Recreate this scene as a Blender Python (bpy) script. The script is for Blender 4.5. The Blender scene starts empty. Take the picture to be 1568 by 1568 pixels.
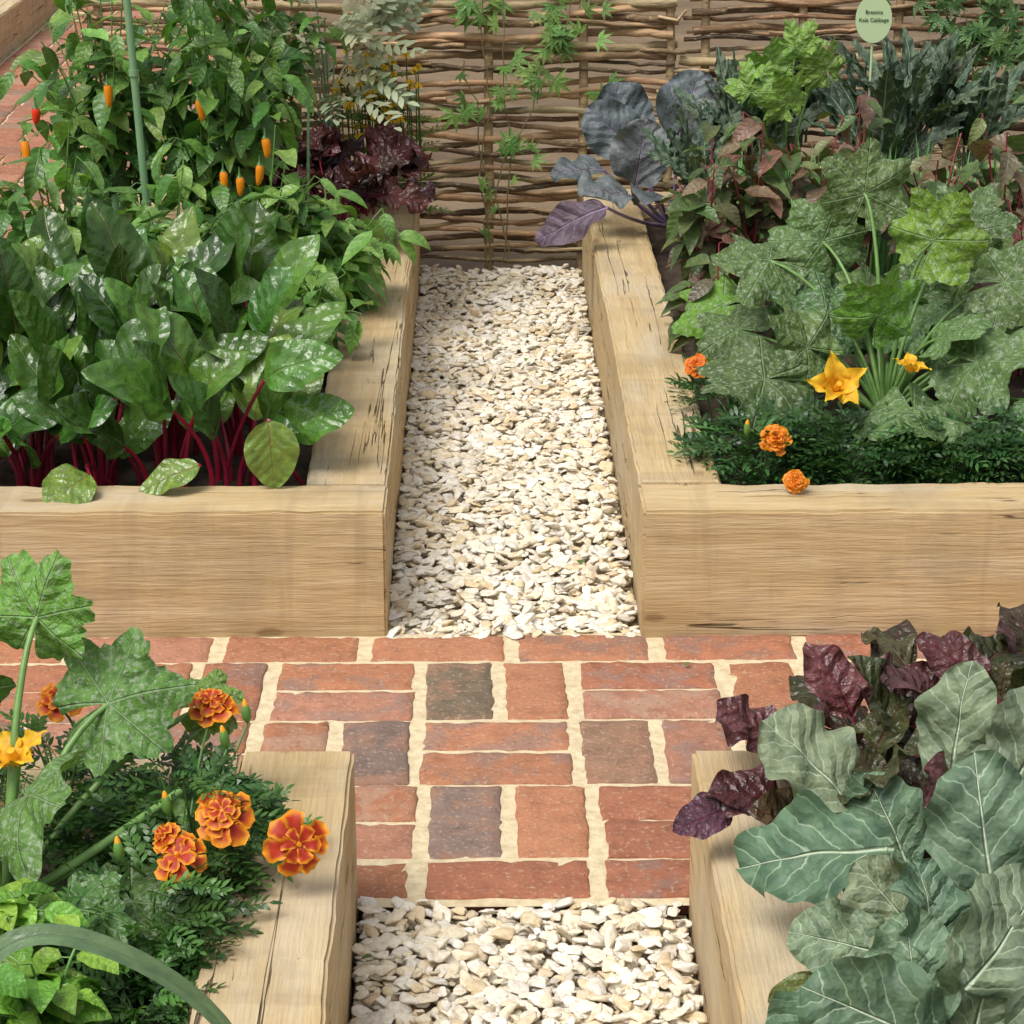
import bpy, bmesh, math
import numpy as np
from mathutils import Vector, noise
rng=np.random.default_rng(11)
R_=lambda a,b: float(rng.uniform(a,b))
A=lambda *x: np.array(x,dtype=float)
def unit(a):
    a=np.asarray(a,dtype=float); return a/(np.linalg.norm(a)+1e-9)
scene=bpy.context.scene
PI=math.pi
# ------------------------------------------------------------------ mesh builder
class MB:
    def __init__(s): s.V=[];s.C=[];s.K=[];s.U=[];s.L=[];s.S=[];s.M=[];s.n=0
    def add(s,v,f,col,vcol=None,uv=None,mat=0):
        v=np.asarray(v,dtype=np.float32).reshape(-1,3); k=len(v)
        f=np.asarray(f,dtype=np.int64)
        s.V.append(v)
        c=np.empty((k,3),np.float32); c[:]=np.asarray(col,dtype=np.float32); s.C.append(c)
        c2=np.empty((k,3),np.float32); c2[:]=np.asarray(col if vcol is None else vcol,dtype=np.float32); s.K.append(c2)
        q=np.zeros((k,3),np.float32)
        if uv is not None: q[:]=uv
        s.U.append(q)
        s.L.append((f+s.n).ravel()); s.S.append(np.full(len(f),f.shape[1],np.int64))
        s.M.append(np.full(len(f),mat,np.int32)); s.n+=k
    def build(s,name,mats,origin=(0,0,0),smooth=True,parent=None):
        V=np.concatenate(s.V)-np.array(origin,dtype=np.float32)
        L=np.concatenate(s.L).astype(np.int32); S=np.concatenate(s.S)
        st=np.concatenate([[0],np.cumsum(S)[:-1]]).astype(np.int32)
        me=bpy.data.meshes.new(name)
        me.vertices.add(len(V)); me.vertices.foreach_set('co',V.ravel())
        me.loops.add(len(L)); me.loops.foreach_set('vertex_index',L)
        me.polygons.add(len(S)); me.polygons.foreach_set('loop_start',st)
        me.polygons.foreach_set('material_index',np.concatenate(s.M))
        me.polygons.foreach_set('use_smooth',np.full(len(S),smooth))
        me.update(calc_edges=True)
        for nm,arr in (('Col',s.C),('VCol',s.K)):
            a=me.attributes.new(nm,'FLOAT_COLOR','POINT')
            c=np.concatenate(arr); c=np.concatenate([c,np.ones((len(c),1),np.float32)],1)
            a.data.foreach_set('color',c.ravel().astype(np.float32))
        a=me.attributes.new('luv','FLOAT_VECTOR','POINT'); a.data.foreach_set('vector',np.concatenate(s.U).ravel())
        for m in mats: me.materials.append(m)
        o=bpy.data.objects.new(name,me); o.location=origin
        scene.collection.objects.link(o)
        if parent: o.parent=parent
        return o
def empty(name,loc=(0,0,0)):
    e=bpy.data.objects.new(name,None); e.location=loc; e.empty_display_size=.1
    scene.collection.objects.link(e); return e
# ------------------------------------------------------------------ shader helper
class G:
    def __init__(s,name):
        s.mat=bpy.data.materials.new(name); s.mat.use_nodes=True
        s.nt=s.mat.node_tree; s.nt.nodes.clear()
        s.out=s.nt.nodes.new('ShaderNodeOutputMaterial')
        s.b=s.nt.nodes.new('ShaderNodeBsdfPrincipled')
        s.nt.links.new(s.b.outputs[0],s.out.inputs[0])
    def put(s,sock,v):
        if isinstance(v,bpy.types.NodeSocket): s.nt.links.new(v,sock)
        elif v is not None:
            if sock.type=='RGBA' and len(v)==3: v=(*v,1)
            sock.default_value=v
    def m(s,op,a,b=None,c=None,clamp=False):
        n=s.nt.nodes.new('ShaderNodeMath'); n.operation=op; n.use_clamp=clamp
        s.put(n.inputs[0],a); s.put(n.inputs[1],b)
        if c is not None: s.put(n.inputs[2],c)
        return n.outputs[0]
    def mask(s,x,lo,hi):
        n=s.nt.nodes.new('ShaderNodeMapRange'); n.interpolation_type='SMOOTHSTEP'
        s.put(n.inputs['Value'],x); s.put(n.inputs['From Min'],lo); s.put(n.inputs['From Max'],hi)
        n.inputs['To Min'].default_value=1; n.inputs['To Max'].default_value=0
        return n.outputs[0]
    def mix(s,f,a,b,bt='MIX'):
        n=s.nt.nodes.new('ShaderNodeMix'); n.data_type='RGBA'; n.blend_type=bt
        s.put(n.inputs[0],f); s.put(n.inputs[6],a); s.put(n.inputs[7],b); return n.outputs[2]
    def noise(s,vec,scale,detail=4,rough=.55,dist=0):
        n=s.nt.nodes.new('ShaderNodeTexNoise'); s.put(n.inputs['Vector'],vec)
        n.inputs['Scale'].default_value=scale; n.inputs['Detail'].default_value=detail
        n.inputs['Roughness'].default_value=rough; n.inputs['Distortion'].default_value=dist
        return n.outputs[0]
    def attr(s,name):
        n=s.nt.nodes.new('ShaderNodeAttribute'); n.attribute_name=name; return n
    def sep(s,v):
        n=s.nt.nodes.new('ShaderNodeSeparateXYZ'); s.put(n.inputs[0],v); return n.outputs
    def comb(s,x,y,z):
        n=s.nt.nodes.new('ShaderNodeCombineXYZ')
        for i,k in enumerate((x,y,z)): s.put(n.inputs[i],k)
        return n.outputs[0]
    def obj(s): return s.nt.nodes.new('ShaderNodeTexCoord').outputs['Object']
    def mapping(s,v,scale,loc=None):
        n=s.nt.nodes.new('ShaderNodeMapping'); s.put(n.inputs[0],v); n.inputs['Scale'].default_value=scale
        if loc is not None: s.put(n.inputs['Location'],loc)
        return n.outputs[0]
    def bump(s,h,st,dist):
        n=s.nt.nodes.new('ShaderNodeBump'); n.inputs['Strength'].default_value=st; n.inputs['Distance'].default_value=dist
        s.put(n.inputs['Height'],h); s.nt.links.new(n.outputs[0],s.b.inputs['Normal']); return n.outputs[0]
    def ramp(s,f,stops):
        n=s.nt.nodes.new('ShaderNodeValToRGB'); s.put(n.inputs[0],f); e=n.color_ramp.elements
        e[0].position=stops[0][0]; e[0].color=(*stops[0][1],1); e[1].position=stops[-1][0]; e[1].color=(*stops[-1][1],1)
        for p,c in stops[1:-1]:
            k=e.new(p); k.color=(*c,1)
        return n.outputs[0]
def leaf_mat(name,rough=.45,nv=8,vs=.6,bump=.5,trans=.18,mid=.022,mottle=0,palm=False,dist=.004,spec=.5,slope=.8,side=.75,micro=.5,vb=.6):
    g=G(name); C=g.attr('Col').outputs['Color']; K=g.attr('VCol').outputs['Color']; uv=g.attr('luv').outputs['Vector']
    x,y,z=g.sep(uv); mv=g.mapping(uv,(1,1,7))
    nz=g.noise(mv,7,2)
    if palm:
        r=g.m('SQRT',g.m('ADD',g.m('MULTIPLY',x,x),g.m('MULTIPLY',y,y)))
        a=g.m('ARCTAN2',x,y)
        f=g.m('ABSOLUTE',g.m('SUBTRACT',g.m('FRACT',g.m('ADD',g.m('DIVIDE',a,.96),.5)),.5))
        dd=g.m('MULTIPLY',g.m('MULTIPLY',f,.96),r)
        m1=g.mask(dd,.004,mid); p=g.m('SUBTRACT',r,g.m('MULTIPLY',dd,slope))
    else:
        au=g.m('ABSOLUTE',x)
        m1=g.mask(au,.002,g.m('MULTIPLY',g.m('SUBTRACT',1.15,y),mid)); p=g.m('SUBTRACT',y,g.m('MULTIPLY',au,slope))
        dd=au
    p=g.m('MULTIPLY',g.m('ADD',p,g.m('MULTIPLY',nz,.16)),nv)
    f2=g.m('ABSOLUTE',g.m('SUBTRACT',g.m('FRACT',p),.5))
    m2=g.m('MULTIPLY',g.mask(f2,.0,.07),g.m('SUBTRACT',.8,g.m('MULTIPLY',dd,1.6),clamp=True))
    vein=g.m('MAXIMUM',m1,g.m('MULTIPLY',m2,side),clamp=True)
    base=g.mix(1.0,C,g.ramp(nz,[(.28,(.76,.70,.62)),(.72,(1.42,1.22,1.0))]),'MULTIPLY')
    if mottle:
        n2=g.noise(mv,15,3,.65)
        base=g.mix(g.m('MULTIPLY',g.m('SUBTRACT',1,g.mask(n2,.52,.62)),mottle),base,(.40,.46,.36))
    col=g.mix(g.m('MULTIPLY',vein,vs),base,K)
    g.put(g.b.inputs['Base Color'],col)
    g.put(g.b.inputs['Roughness'],g.m('ADD',rough-.08,g.m('MULTIPLY',nz,.16)))
    g.b.inputs['Specular IOR Level'].default_value=spec
    h=g.m('SUBTRACT',g.m('MULTIPLY',g.m('POWER',f2,vb),1.0),g.m('MULTIPLY',m1,.9))
    h=g.m('ADD',h,g.m('MULTIPLY',g.noise(mv,20,1),micro))
    nrm=g.bump(h,bump,dist)
    t=g.nt.nodes.new('ShaderNodeBsdfTranslucent'); g.put(t.inputs[0],g.mix(1,col,(1.3,1.5,.6),'MULTIPLY'))
    mx=g.nt.nodes.new('ShaderNodeMixShader'); mx.inputs[0].default_value=trans
    g.nt.links.new(g.b.outputs[0],mx.inputs[1]); g.nt.links.new(t.outputs[0],mx.inputs[2]); g.nt.links.new(mx.outputs[0],g.out.inputs[0])
    return g.mat
def plain_mat(name,rough=.5,trans=0,sc=60,amt=.3,bump=.2):
    g=G(name); C=g.attr('Col').outputs['Color']; n=g.noise(g.obj(),sc,2)
    col=g.mix(1,C,g.ramp(n,[(.25,(1-amt,)*3),(.75,(1+amt,)*3)]),'MULTIPLY')
    g.put(g.b.inputs['Base Color'],col); g.b.inputs['Roughness'].default_value=rough
    nrm=g.bump(n,bump,.002)
    if trans:
        t=g.nt.nodes.new('ShaderNodeBsdfTranslucent'); g.put(t.inputs[0],col)
        mx=g.nt.nodes.new('ShaderNodeMixShader'); mx.inputs[0].default_value=trans
        g.nt.links.new(g.b.outputs[0],mx.inputs[1]); g.nt.links.new(t.outputs[0],mx.inputs[2]); g.nt.links.new(mx.outputs[0],g.out.inputs[0])
    return g.mat
M_chard=leaf_mat('chard_leaf',.25,6,.36,.42,.10,.022,dist=.008,spec=.6,slope=.9,side=.35,micro=.35,vb=1.0)
M_brass=leaf_mat('brassica_leaf',.5,6,.9,.8,.12,.024,dist=.007,spec=.35,slope=1.0,side=.75,micro=.35,vb=1.0)
M_soft=leaf_mat('soft_leaf',.36,6,.3,.5,.18,.02,dist=.003,side=.35)
M_dark=leaf_mat('purple_leaf',.34,6,.5,.7,.10,.022,dist=.009,side=.5,micro=.4,vb=1.0)
M_courg=leaf_mat('courgette_leaf',.5,4.5,.5,.7,.16,.020,mottle=.5,palm=True,dist=.008,spec=.35,side=.5,micro=.4,vb=1.0)
M_stem=plain_mat('stem',.4,0,40,.25)
M_petal=plain_mat('petal',.55,.25,90,.2)
M_fruit=plain_mat('chilli_skin',.2,0,20,.08,.02)
# ------------------------------------------------------------------ plant primitives
SH={'ovate':lambda v:np.sin(PI*v**.7)**.9,'chard':lambda v:np.sin(PI*v**.8)**.7,'round':lambda v:np.sin(PI*v**.95)**.5,
 'lance':lambda v:np.sin(PI*v**.65)**1.25,'strap':lambda v:np.minimum(1,.6+v*3)*(1-v**4)**.8,
 'petal':lambda v:(.25+.75*v**.7)*np.sqrt(np.maximum(0,1-v**9)),'kale':lambda v:(.5+.5*np.sin(PI*v))*np.sqrt(np.maximum(0,1-v**6)),
 'brocc':lambda v:np.sin(PI*np.clip(v,0,1)**1.0)**.45*(.86+.14*np.sin(v*PI))}
_F={}
def gridf(nu,nv):
    if (nu,nv) not in _F:
        i=np.arange(nv)[:,None]*(nu+1)+np.arange(nu)[None,:]
        _F[(nu,nv)]=np.stack([i,i+1,i+nu+2,i+nu+1],-1).reshape(-1,4)
    return _F[(nu,nv)]
def jit(c,a=.25,h=.12):
    c=np.array(c,dtype=float)*R_(1-a,1+a); c[0]*=R_(1-h,1+h*1.8); return np.clip(c,0,1)
def leaf(mb,base,d,n,L,W,shape='ovate',bend=.5,fold=.15,ruf=0,rf=4,nu=4,nv=8,col=(.05,.15,.03),vcol=None,mat=0,side=0,ser=0,sf=9,wr=0,colfn=None):
    d=unit(d); n=np.asarray(n,dtype=float); n=unit(n-d*np.dot(n,d)); s=np.cross(d,n)
    v=np.linspace(0,1,nv+1)[:,None]; u=np.linspace(-1,1,nu+1)[None,:]
    w=np.maximum(SH[shape](np.clip(v,0,1)),.03)
    if ser: w=w*(1+ser*np.sin(v*sf*2*PI+np.sign(u)*.6)*np.abs(u))
    bl=bend if abs(bend)>1e-3 else 1e-3
    cx=np.sin(bl*v)/bl; cz=(1-np.cos(bl*v))/bl
    ph=rng.random(4)*6.28
    h=fold*np.abs(u)*w*W+ruf*W*u*u*np.sin(rf*2*PI*v+ph[0]+(u>0)*ph[1])*np.minimum(1,w*1.4)
    if ruf: h=h+ruf*.4*W*np.abs(u)**3*np.sin(rf*3.7*PI*v+ph[2]+(u>0)*2)
    if wr: h=h+wr*W*(np.sin(9*v+ph[1]+3*u)*np.cos(4*u+ph[2])+.6*np.sin(17*v+ph[3]-6*u))*w
    lat=u*w*W+side*L*v*v
    cb=np.cos(bl*v)[...,None]; sb=np.sin(bl*v)[...,None]
    P=np.asarray(base)+L*(cx[...,None]*d-cz[...,None]*n)+lat[...,None]*s+h[...,None]*(n*cb+d*sb)
    uv=np.stack([u*w*W/L+0*v,v+0*u,np.full((nv+1,nu+1),rng.random())],-1)
    c=col if colfn is None else colfn(u+0*v,v+0*u).reshape(-1,3)
    mb.add(P,gridf(nu,nv),c,vcol,uv.reshape(-1,3),mat)
    return P
def tube(mb,pts,r0,r1,col,mat=1,sides=6,col2=None):
    pts=np.asarray(pts,dtype=float); k=len(pts)
    T=np.gradient(pts,axis=0); T/=np.linalg.norm(T,axis=1)[:,None]+1e-9
    ref=A(.3,.2,1) if abs(T[:,2]).mean()<.8 else A(1,.2,.1)
    X=np.cross(T,ref); X/=np.linalg.norm(X,axis=1)[:,None]+1e-9; Y=np.cross(T,X)
    a=np.arange(sides)*2*PI/sides
    rr=(np.linspace(r0,r1,k) if np.isscalar(r0) else np.asarray(r0))[:,None,None]
    P=pts[:,None,:]+rr*(np.cos(a)[None,:,None]*X[:,None,:]+np.sin(a)[None,:,None]*Y[:,None,:])
    i=np.arange(k-1)[:,None]*sides; j=np.arange(sides)[None,:]; j2=(j+1)%sides
    F=np.stack([i+j,i+j2,i+sides+j2,i+sides+j],-1).reshape(-1,4)
    c=np.asarray(col,dtype=float)
    if col2 is not None:
        t=np.linspace(0,1,k)[:,None,None]; c=(c*(1-t)+np.asarray(col2)*t)+np.zeros((k,sides,3)); c=c.reshape(-1,3)
    mb.add(P,F,c,None,None,mat)
    mb.add(P[-1],[list(range(sides))],c if np.ndim(c)==1 else c[-sides:],None,None,mat)
def bez(a,b,c,k=8):
    t=np.linspace(0,1,k)[:,None]; a,b,c=map(np.asarray,(a,b,c)); return (1-t)**2*a+2*t*(1-t)*b+t*t*c
def rosette(mb,base,n,sl,L,W,el=(55,85),shape='chard',cols=((.04,.12,.02),),vcols=((.2,.3,.1),),stem=(.35,.01,.05),sr=.0045,az=None,bend=(.4,1.1),roll=.6,spread=.03,face=0,stem2=None,**kw):
    base=np.asarray(base,dtype=float); a0=R_(0,6.28)
    for i in range(n):
        a=a0+i*2.4+R_(-.3,.3) if az is None else math.radians(R_(*az))
        e=math.radians(R_(*el))
        p0=base+A(math.cos(a),math.sin(a),0)*R_(.2,1)*spread
        s=R_(*sl); l=R_(*L); w=R_(*W)*l/L[1]
        d0=A(math.cos(a)*math.cos(e),math.sin(a)*math.cos(e),math.sin(e))
        n0=A(-math.cos(a)*math.sin(e),-math.sin(a)*math.sin(e),math.cos(e))
        p1=p0+d0*s
        tube(mb,bez(p0,p0+A(0,0,s*.5),p1,6),sr*1.25,sr*.7,jit(stem,.2),1,6,col2=stem2)
        d=unit(p1-(p0+A(0,0,s*.5))); n0=n0-d*np.dot(n0,d)
        sd=np.cross(d,n0); rl=R_(-roll,roll); n1=unit(n0)*math.cos(rl)+sd*math.sin(rl)
        if face: n1=unit(n1*.7+face*A(R_(-.5,.5),-1,.35))
        c=jit(cols[rng.integers(len(cols))],.3); vc=vcols[rng.integers(len(vcols))]
        leaf(mb,p1,d,n1,l,w,shape,R_(*bend),R_(.05,.35),col=c,vcol=vc,side=R_(-.12,.12),**kw)
def bush(mb,base,H,R,nb,nl,L,W,cols,vcol=(.2,.3,.1),stemc=(.08,.18,.04),shape='ovate',tmin=.25,droop=.6,sr=.003,nu=2,nv=5,Ry=None,up=.3,**kw):
    base=np.asarray(base,dtype=float); Ry=Ry or R
    for b in range(nb):
        a=R_(0,6.28); q=math.sqrt(rng.random())
        tip=base+A(R*q*math.cos(a),Ry*q*math.sin(a),H*R_(.6,1)*(1-.3*q*q))
        ctl=base+A((tip[0]-base[0])*.3,(tip[1]-base[1])*.3,H*.55)
        pts=bez(base+A(R_(-.02,.02),R_(-.02,.02),0),ctl,tip,9)
        tube(mb,pts,sr,sr*.45,stemc,1,5)
        for k in range(nl):
            t=tmin+(1-tmin)*(k+rng.random())/nl; p=pts[0]*(1-t)**2+2*t*(1-t)*ctl+t*t*tip
            if k==nl-1: p=tip
            a2=k*2.4+R_(0,1.5)+b; d=unit(A(math.cos(a2),math.sin(a2),R_(-droop,up)))
            n=unit(A(0,0,1)+A(R_(-.5,.5),R_(-.7,.2),0)); l=R_(*L)*(1-.3*max(0,t-.7))
            pe=p+d*l*.22; tube(mb,[p,pe],.0012,.001,stemc,1,3)
            leaf(mb,pe,d,n,l,R_(*W)*l/L[1],shape,R_(.2,1.3),R_(.1,.5),col=jit(cols[rng.integers(len(cols))],.3),vcol=vcol,nu=nu,nv=nv,side=R_(-.1,.1),**kw)
def compound(mb,base,d,n,L,k,lw,ll,col,bend=.6,mat=0):
    d=unit(d); n=unit(n-d*np.dot(n,d)); s=np.cross(d,n)
    t=np.linspace(.12,1,k); P=base+L*((np.sin(bend*t)/bend)[:,None]*d-((1-np.cos(bend*t))/bend)[:,None]*n)
    V=[];F=[];m=0;F3=[]
    tube(mb,np.vstack([base,P[::3] if k>4 else P]),.0009,.0005,np.asarray(col)*.9,mat,3)
    for i in range(k):
        for sg in ((-1,1) if i<k-1 else (0,)):
            dd=unit(d*.8+sg*s*.8+n*R_(-.3,.4)+A(0,0,R_(-.2,.1))); ss=unit(np.cross(dd,n+A(R_(-.4,.4),0,0)))
            l=ll*R_(.7,1.15)*(1-.35*abs(t[i]-.45)); w=lw
            p=P[i]; hh=n*w*.3
            V+= [p,p+dd*l*.35-ss*w+hh,p+dd*l*.35+ss*w+hh,p+dd*l*.72-ss*w*.8,p+dd*l*.72+ss*w*.8,p+dd*l-n*l*.1]
            F.append([m+1,m+3,m+4,m+2]); F3+= [[m,m+1,m+2],[m+3,m+5,m+4]]; m+=6
    uv=np.zeros((m,3)); uv[:,0]=.2; uv[:,1]=.3; uv[:,2]=rng.random()
    mb.add(V,F,col,None,uv,mat)
    mb.add(V,F3,col,None,uv,mat)
def fern(mb,base,H,R,n,L=(.05,.08),k=6,lw=.0022,ll=.018,cols=((.03,.10,.025),),Ry=None):
    base=np.asarray(base,dtype=float); Ry=Ry or R
    for i in range(n):
        a=R_(0,6.28); q=rng.random()**.5; h=R_(.15,1)*(1-.45*q*q)
        p=base+A(R*q*math.cos(a),Ry*q*math.sin(a),H*h)
        d=A(math.cos(a+R_(-.8,.8)),math.sin(a+R_(-.8,.8)),R_(-.1,.9))
        compound(mb,p,d,A(R_(-.4,.4),R_(-.6,.3),1),R_(*L),k,lw,ll,jit(cols[rng.integers(len(cols))],.4),R_(.3,1))
        if i%5==0: tube(mb,bez(base+A(R_(-.02,.02),R_(-.02,.02),0),base+(p-base)*A(.3,.3,.6),p,5),.002,.0012,(.07,.15,.04),1,4)
def marigold(mb,c,n,R,root,layers=4,inner=(.55,.03,.004),outer=(.95,.33,.01),mat=2,stem=True,k0=8,ruf=.3,elr=.55,edge=.5):
    n=unit(n); c=np.asarray(c,dtype=float); x=unit(np.cross(n,A(.1,1,.2))); y=np.cross(n,x)
    inner=np.array(inner); outer=np.array(outer)
    def cf(u,v):
        m=np.clip((np.maximum(np.abs(u)*.98,v**2.0)-edge)/.34,0,1)[...,None]; return (inner*(1-m)+outer*m)*(.8+.2*v[...,None])
    for j in range(layers):
        f=1-j*.80/layers; kk=max(4,int(k0*(1-.1*j)))
        for i in range(kk):
            a=2*PI*(i+.5*(j%2)+R_(-.2,.2))/kk
            el=.05+j*elr/layers+R_(-.22,.2)
            rad=x*math.cos(a)+y*math.sin(a); d=rad*math.cos(el)+n*math.sin(el); nn=n*math.cos(el)-rad*math.sin(el)
            L=R*f*R_(.82,1.1)
            leaf(mb,c+n*(.0035*j*R/.035)+rad*R*.05,d,nn,L,L*(.40 if j==0 else .48)*R_(.85,1.1),'petal',R_(.2,1.0),.1,ruf=ruf,rf=1.8,nu=10,nv=8,mat=mat,colfn=cf,ser=.06,sf=3)
    tube(mb,[c,c+n*R*.12*layers*.5,c+n*(R*.12*layers*.5+.003)],R*.13,R*.06,(.85,.30,.01),mat,8)
    if stem:
        root=np.asarray(root,dtype=float)
        tube(mb,bez(root,A(root[0],root[1],c[2]-.02)*.5+ (c-n*.03)*.5,c-n*.018,8),.002,.0017,(.08,.17,.04),1,5)
        tube(mb,[c-n*.022,c-n*.012,c-n*.002,c+n*.001],np.array([.003,.0065,.007,.007])*R/.035,None,(.09,.2,.04),1,8)
def bud(mb,p,n,root,s=1):
    n=unit(n); p=np.asarray(p,dtype=float)
    tube(mb,bez(root,(np.asarray(root)+p)/2+A(0,0,.02),p,6),.0016,.0014,(.09,.2,.05),1,5)
    tube(mb,[p,p+n*.006*s,p+n*.015*s,p+n*.022*s,p+n*.025*s],np.array([.002,.0055,.006,.0045,.002])*s,None,(.12,.26,.05),1,7,col2=None)
    tube(mb,[p+n*.022*s,p+n*.027*s,p+n*.030*s],np.array([.004,.003,.001])*s,None,(.8,.35,.02),1,6)
def palmate(mb,c,d,n,R,col=(.05,.17,.04),vcol=(.22,.38,.14),mat=0,droop=.35,ser=.06,deep=.27,root=None,pr=.006,pcol=(.16,.30,.08),nr=9,ns=110,lobes=((0,1),(.96,.97),(-.96,.97),(1.92,.88),(-1.92,.88))):
    c=np.asarray(c,dtype=float); d=unit(d); n=unit(np.asarray(n,dtype=float)-d*np.dot(n,d)); s=np.cross(d,n)
    a=np.linspace(-3.0,3.0,ns+1); rad=np.full(a.shape,1-deep)*1.0
    for (ai,li) in lobes:
        li=li*R_(.90,1.06); t=np.abs(a-ai-R_(-.06,.06))/.52
        rad=np.maximum(rad,li*np.exp(-t**2.2*.62))
    rad=rad*(1-.10*np.clip((np.abs(a)-2.7)/.3,0,1))
    saw=((a*2.9+.3)%1); saw=np.where(a>0,saw,1-saw)
    rad=rad*(1+ser*(saw-.5)*1.6)+rng.normal(0,.009,a.shape)
    k=np.linspace(0,1,nr+1)[1:,None]**.9
    rr=k*rad[None,:]; aa=a[None,:]+0*rr
    ph=rng.random(4)*6.28
    h=-droop*rr**2*R_(.2,.9)+.10*rr*np.cos(aa*2*PI/.96)*.5+.08*rr*np.sin(3*aa+ph[0])+.06*np.sin(aa*6+ph[1])*k**2+.025*np.sin(rr*9+aa*4+ph[2])*k
    h=h+.18*(k**3)*np.sin(aa*2+ph[3])
    P=c+R*((np.sin(aa)*rr)[...,None]*s+(np.cos(aa)*rr)[...,None]*d+h[...,None]*n)
    P=np.vstack([c[None,:],P.reshape(-1,3)])
    uv=np.stack([np.sin(aa)*rr,np.cos(aa)*rr,0*rr+rng.random()],-1).reshape(-1,3); uv=np.vstack([[0,0,uv[0,2]],uv])
    w=ns+1; i=(np.arange(nr-1)[:,None]*w+np.arange(ns)[None,:])+1
    F=np.stack([i,i+1,i+w+1,i+w],-1).reshape(-1,4)
    mb.add(P,F,col,vcol,uv,mat)
    j=np.arange(ns)+1
    mb.add(P[:w+1],np.stack([0*j,j+1,j],-1),col,vcol,uv[:w+1],mat)
    if root is not None:
        root=np.asarray(root,dtype=float)
        tube(mb,bez(root,A((root[0]*.6+c[0]*.4),(root[1]*.6+c[1]*.4)+.02,max(c[2],root[2])-.03),c-n*.003,10),pr,pr*.6,pcol,1,8)
# ------------------------------------------------------------------ camera / light / world
CX=-.052
cam=bpy.data.cameras.new('camera'); co=bpy.data.objects.new('camera',cam); scene.collection.objects.link(co)
co.location=(CX,0,1.53); co.rotation_euler=(math.radians(90-19.63),0,math.radians(-.75))
cam.sensor_width=36; cam.lens=84.7; cam.clip_end=500; cam.clip_start=.05; scene.camera=co
w=bpy.data.worlds.new('World'); scene.world=w; w.use_nodes=True; nt=w.node_tree
sky=nt.nodes.new('ShaderNodeTexSky'); sky.sky_type='NISHITA'; sky.sun_disc=False
sky.sun_elevation=math.radians(60); sky.sun_rotation=math.radians(225); sky.dust_density=5; sky.air_density=1
hs=nt.nodes.new('ShaderNodeHueSaturation'); hs.inputs['Saturation'].default_value=.2
bg=nt.nodes['Background']; nt.links.new(sky.outputs[0],hs.inputs['Color']); nt.links.new(hs.outputs[0],bg.inputs[0]); bg.inputs[1].default_value=.15
sl=bpy.data.lights.new('sun','SUN'); sl.energy=2.0; sl.angle=math.radians(30); sl.color=(1,.95,.86)
so=bpy.data.objects.new('sun',sl); so.rotation_euler=(math.radians(30),0,math.radians(-45)); so.location=(-3,-3,6); scene.collection.objects.link(so)
scene.view_settings.view_transform='Standard'; scene.view_settings.look='None'; scene.view_settings.exposure=0
# ------------------------------------------------------------------ ground
g=G('earth'); nz=g.noise(g.obj(),3,6); 
g.put(g.b.inputs['Base Color'],g.ramp(nz,[(.3,(.12,.08,.045)),(.7,(.24,.17,.10))])); g.b.inputs['Roughness'].default_value=.95; g.bump(g.noise(g.obj(),30,6),.6,.02)
mb=MB(); mb.add([(-150,-150,-.05),(150,-150,-.05),(150,150,-.05),(-150,150,-.05)],[[0,1,2,3]],(.2,.15,.1)); mb.build('ground',[g.mat],smooth=False)
# ------------------------------------------------------------------ timber
g=G('oak'); oi=g.nt.nodes.new('ShaderNodeObjectInfo'); ob=g.obj()
off=g.comb(g.m('MULTIPLY',oi.outputs['Random'],31.),g.m('MULTIPLY',oi.outputs['Random'],17.),g.m('MULTIPLY',oi.outputs['Random'],9.))
def mp(sc): return g.mapping(ob,sc,off)
grain=g.noise(mp((1.6,22,22)),2.2,5,.6,.6); fine=g.noise(mp((7,150,150)),1.5,3,.6); big=g.noise(mp((1.5,5,5)),1.5,3)
rings=g.m('FRACT',g.m('MULTIPLY',g.noise(mp((.35,3.2,3.2)),1.6,2,.4),6))
rl=g.mask(g.m('ABSOLUTE',g.m('SUBTRACT',rings,.5)),.02,.35)
col=g.ramp(grain,[(.25,(.47,.335,.165)),(.5,(.58,.435,.235)),(.75,(.66,.53,.32))])
col=g.mix(g.m('MULTIPLY',rl,.28),col,(.43,.285,.13))
col=g.mix(g.m('MULTIPLY',g.mask(fine,.36,.54),.35),col,(.40,.29,.16))
col=g.mix(g.m('MULTIPLY',g.m('SUBTRACT',1,g.mask(big,.42,.66)),.6),col,(.56,.48,.36))
big2=g.noise(ob,6,5,.65); col=g.mix(g.m('MULTIPLY',g.m('SUBTRACT',1,g.mask(big2,.48,.64)),.38),col,(.34,.265,.17))
saw=g.noise(mp((9,.7,.7)),1.5,3,.7); col=g.mix(g.m('MULTIPLY',g.mask(saw,.36,.46),.28),col,(.33,.24,.14))
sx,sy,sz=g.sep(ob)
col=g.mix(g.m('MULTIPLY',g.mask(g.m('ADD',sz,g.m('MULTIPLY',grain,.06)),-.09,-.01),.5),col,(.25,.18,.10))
vo=g.nt.nodes.new('ShaderNodeTexVoronoi'); vo.inputs['Scale'].default_value=1; g.put(vo.inputs['Vector'],g.mapping(ob,(3.4,8,8),off))
kn=g.mask(g.m('ADD',vo.outputs['Distance'],g.m('MULTIPLY',fine,.06)),.08,.13); col=g.mix(g.m('MULTIPLY',kn,.8),col,(.13,.08,.04))
kh=g.m('MULTIPLY',g.mask(vo.outputs['Distance'],.1,.34),.38); col=g.mix(kh,col,(.38,.25,.11))
cn=g.noise(mp((.38,13,13)),1.4,4,.55,.25); cm=g.mask(g.m('ABSOLUTE',g.m('SUBTRACT',cn,.5)),.0015,.008)
cg=g.m('SUBTRACT',1,g.mask(g.noise(mp((1.5,6,6)),1.7,3),.49,.56)); crack=g.m('MULTIPLY',cm,cg)
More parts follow.
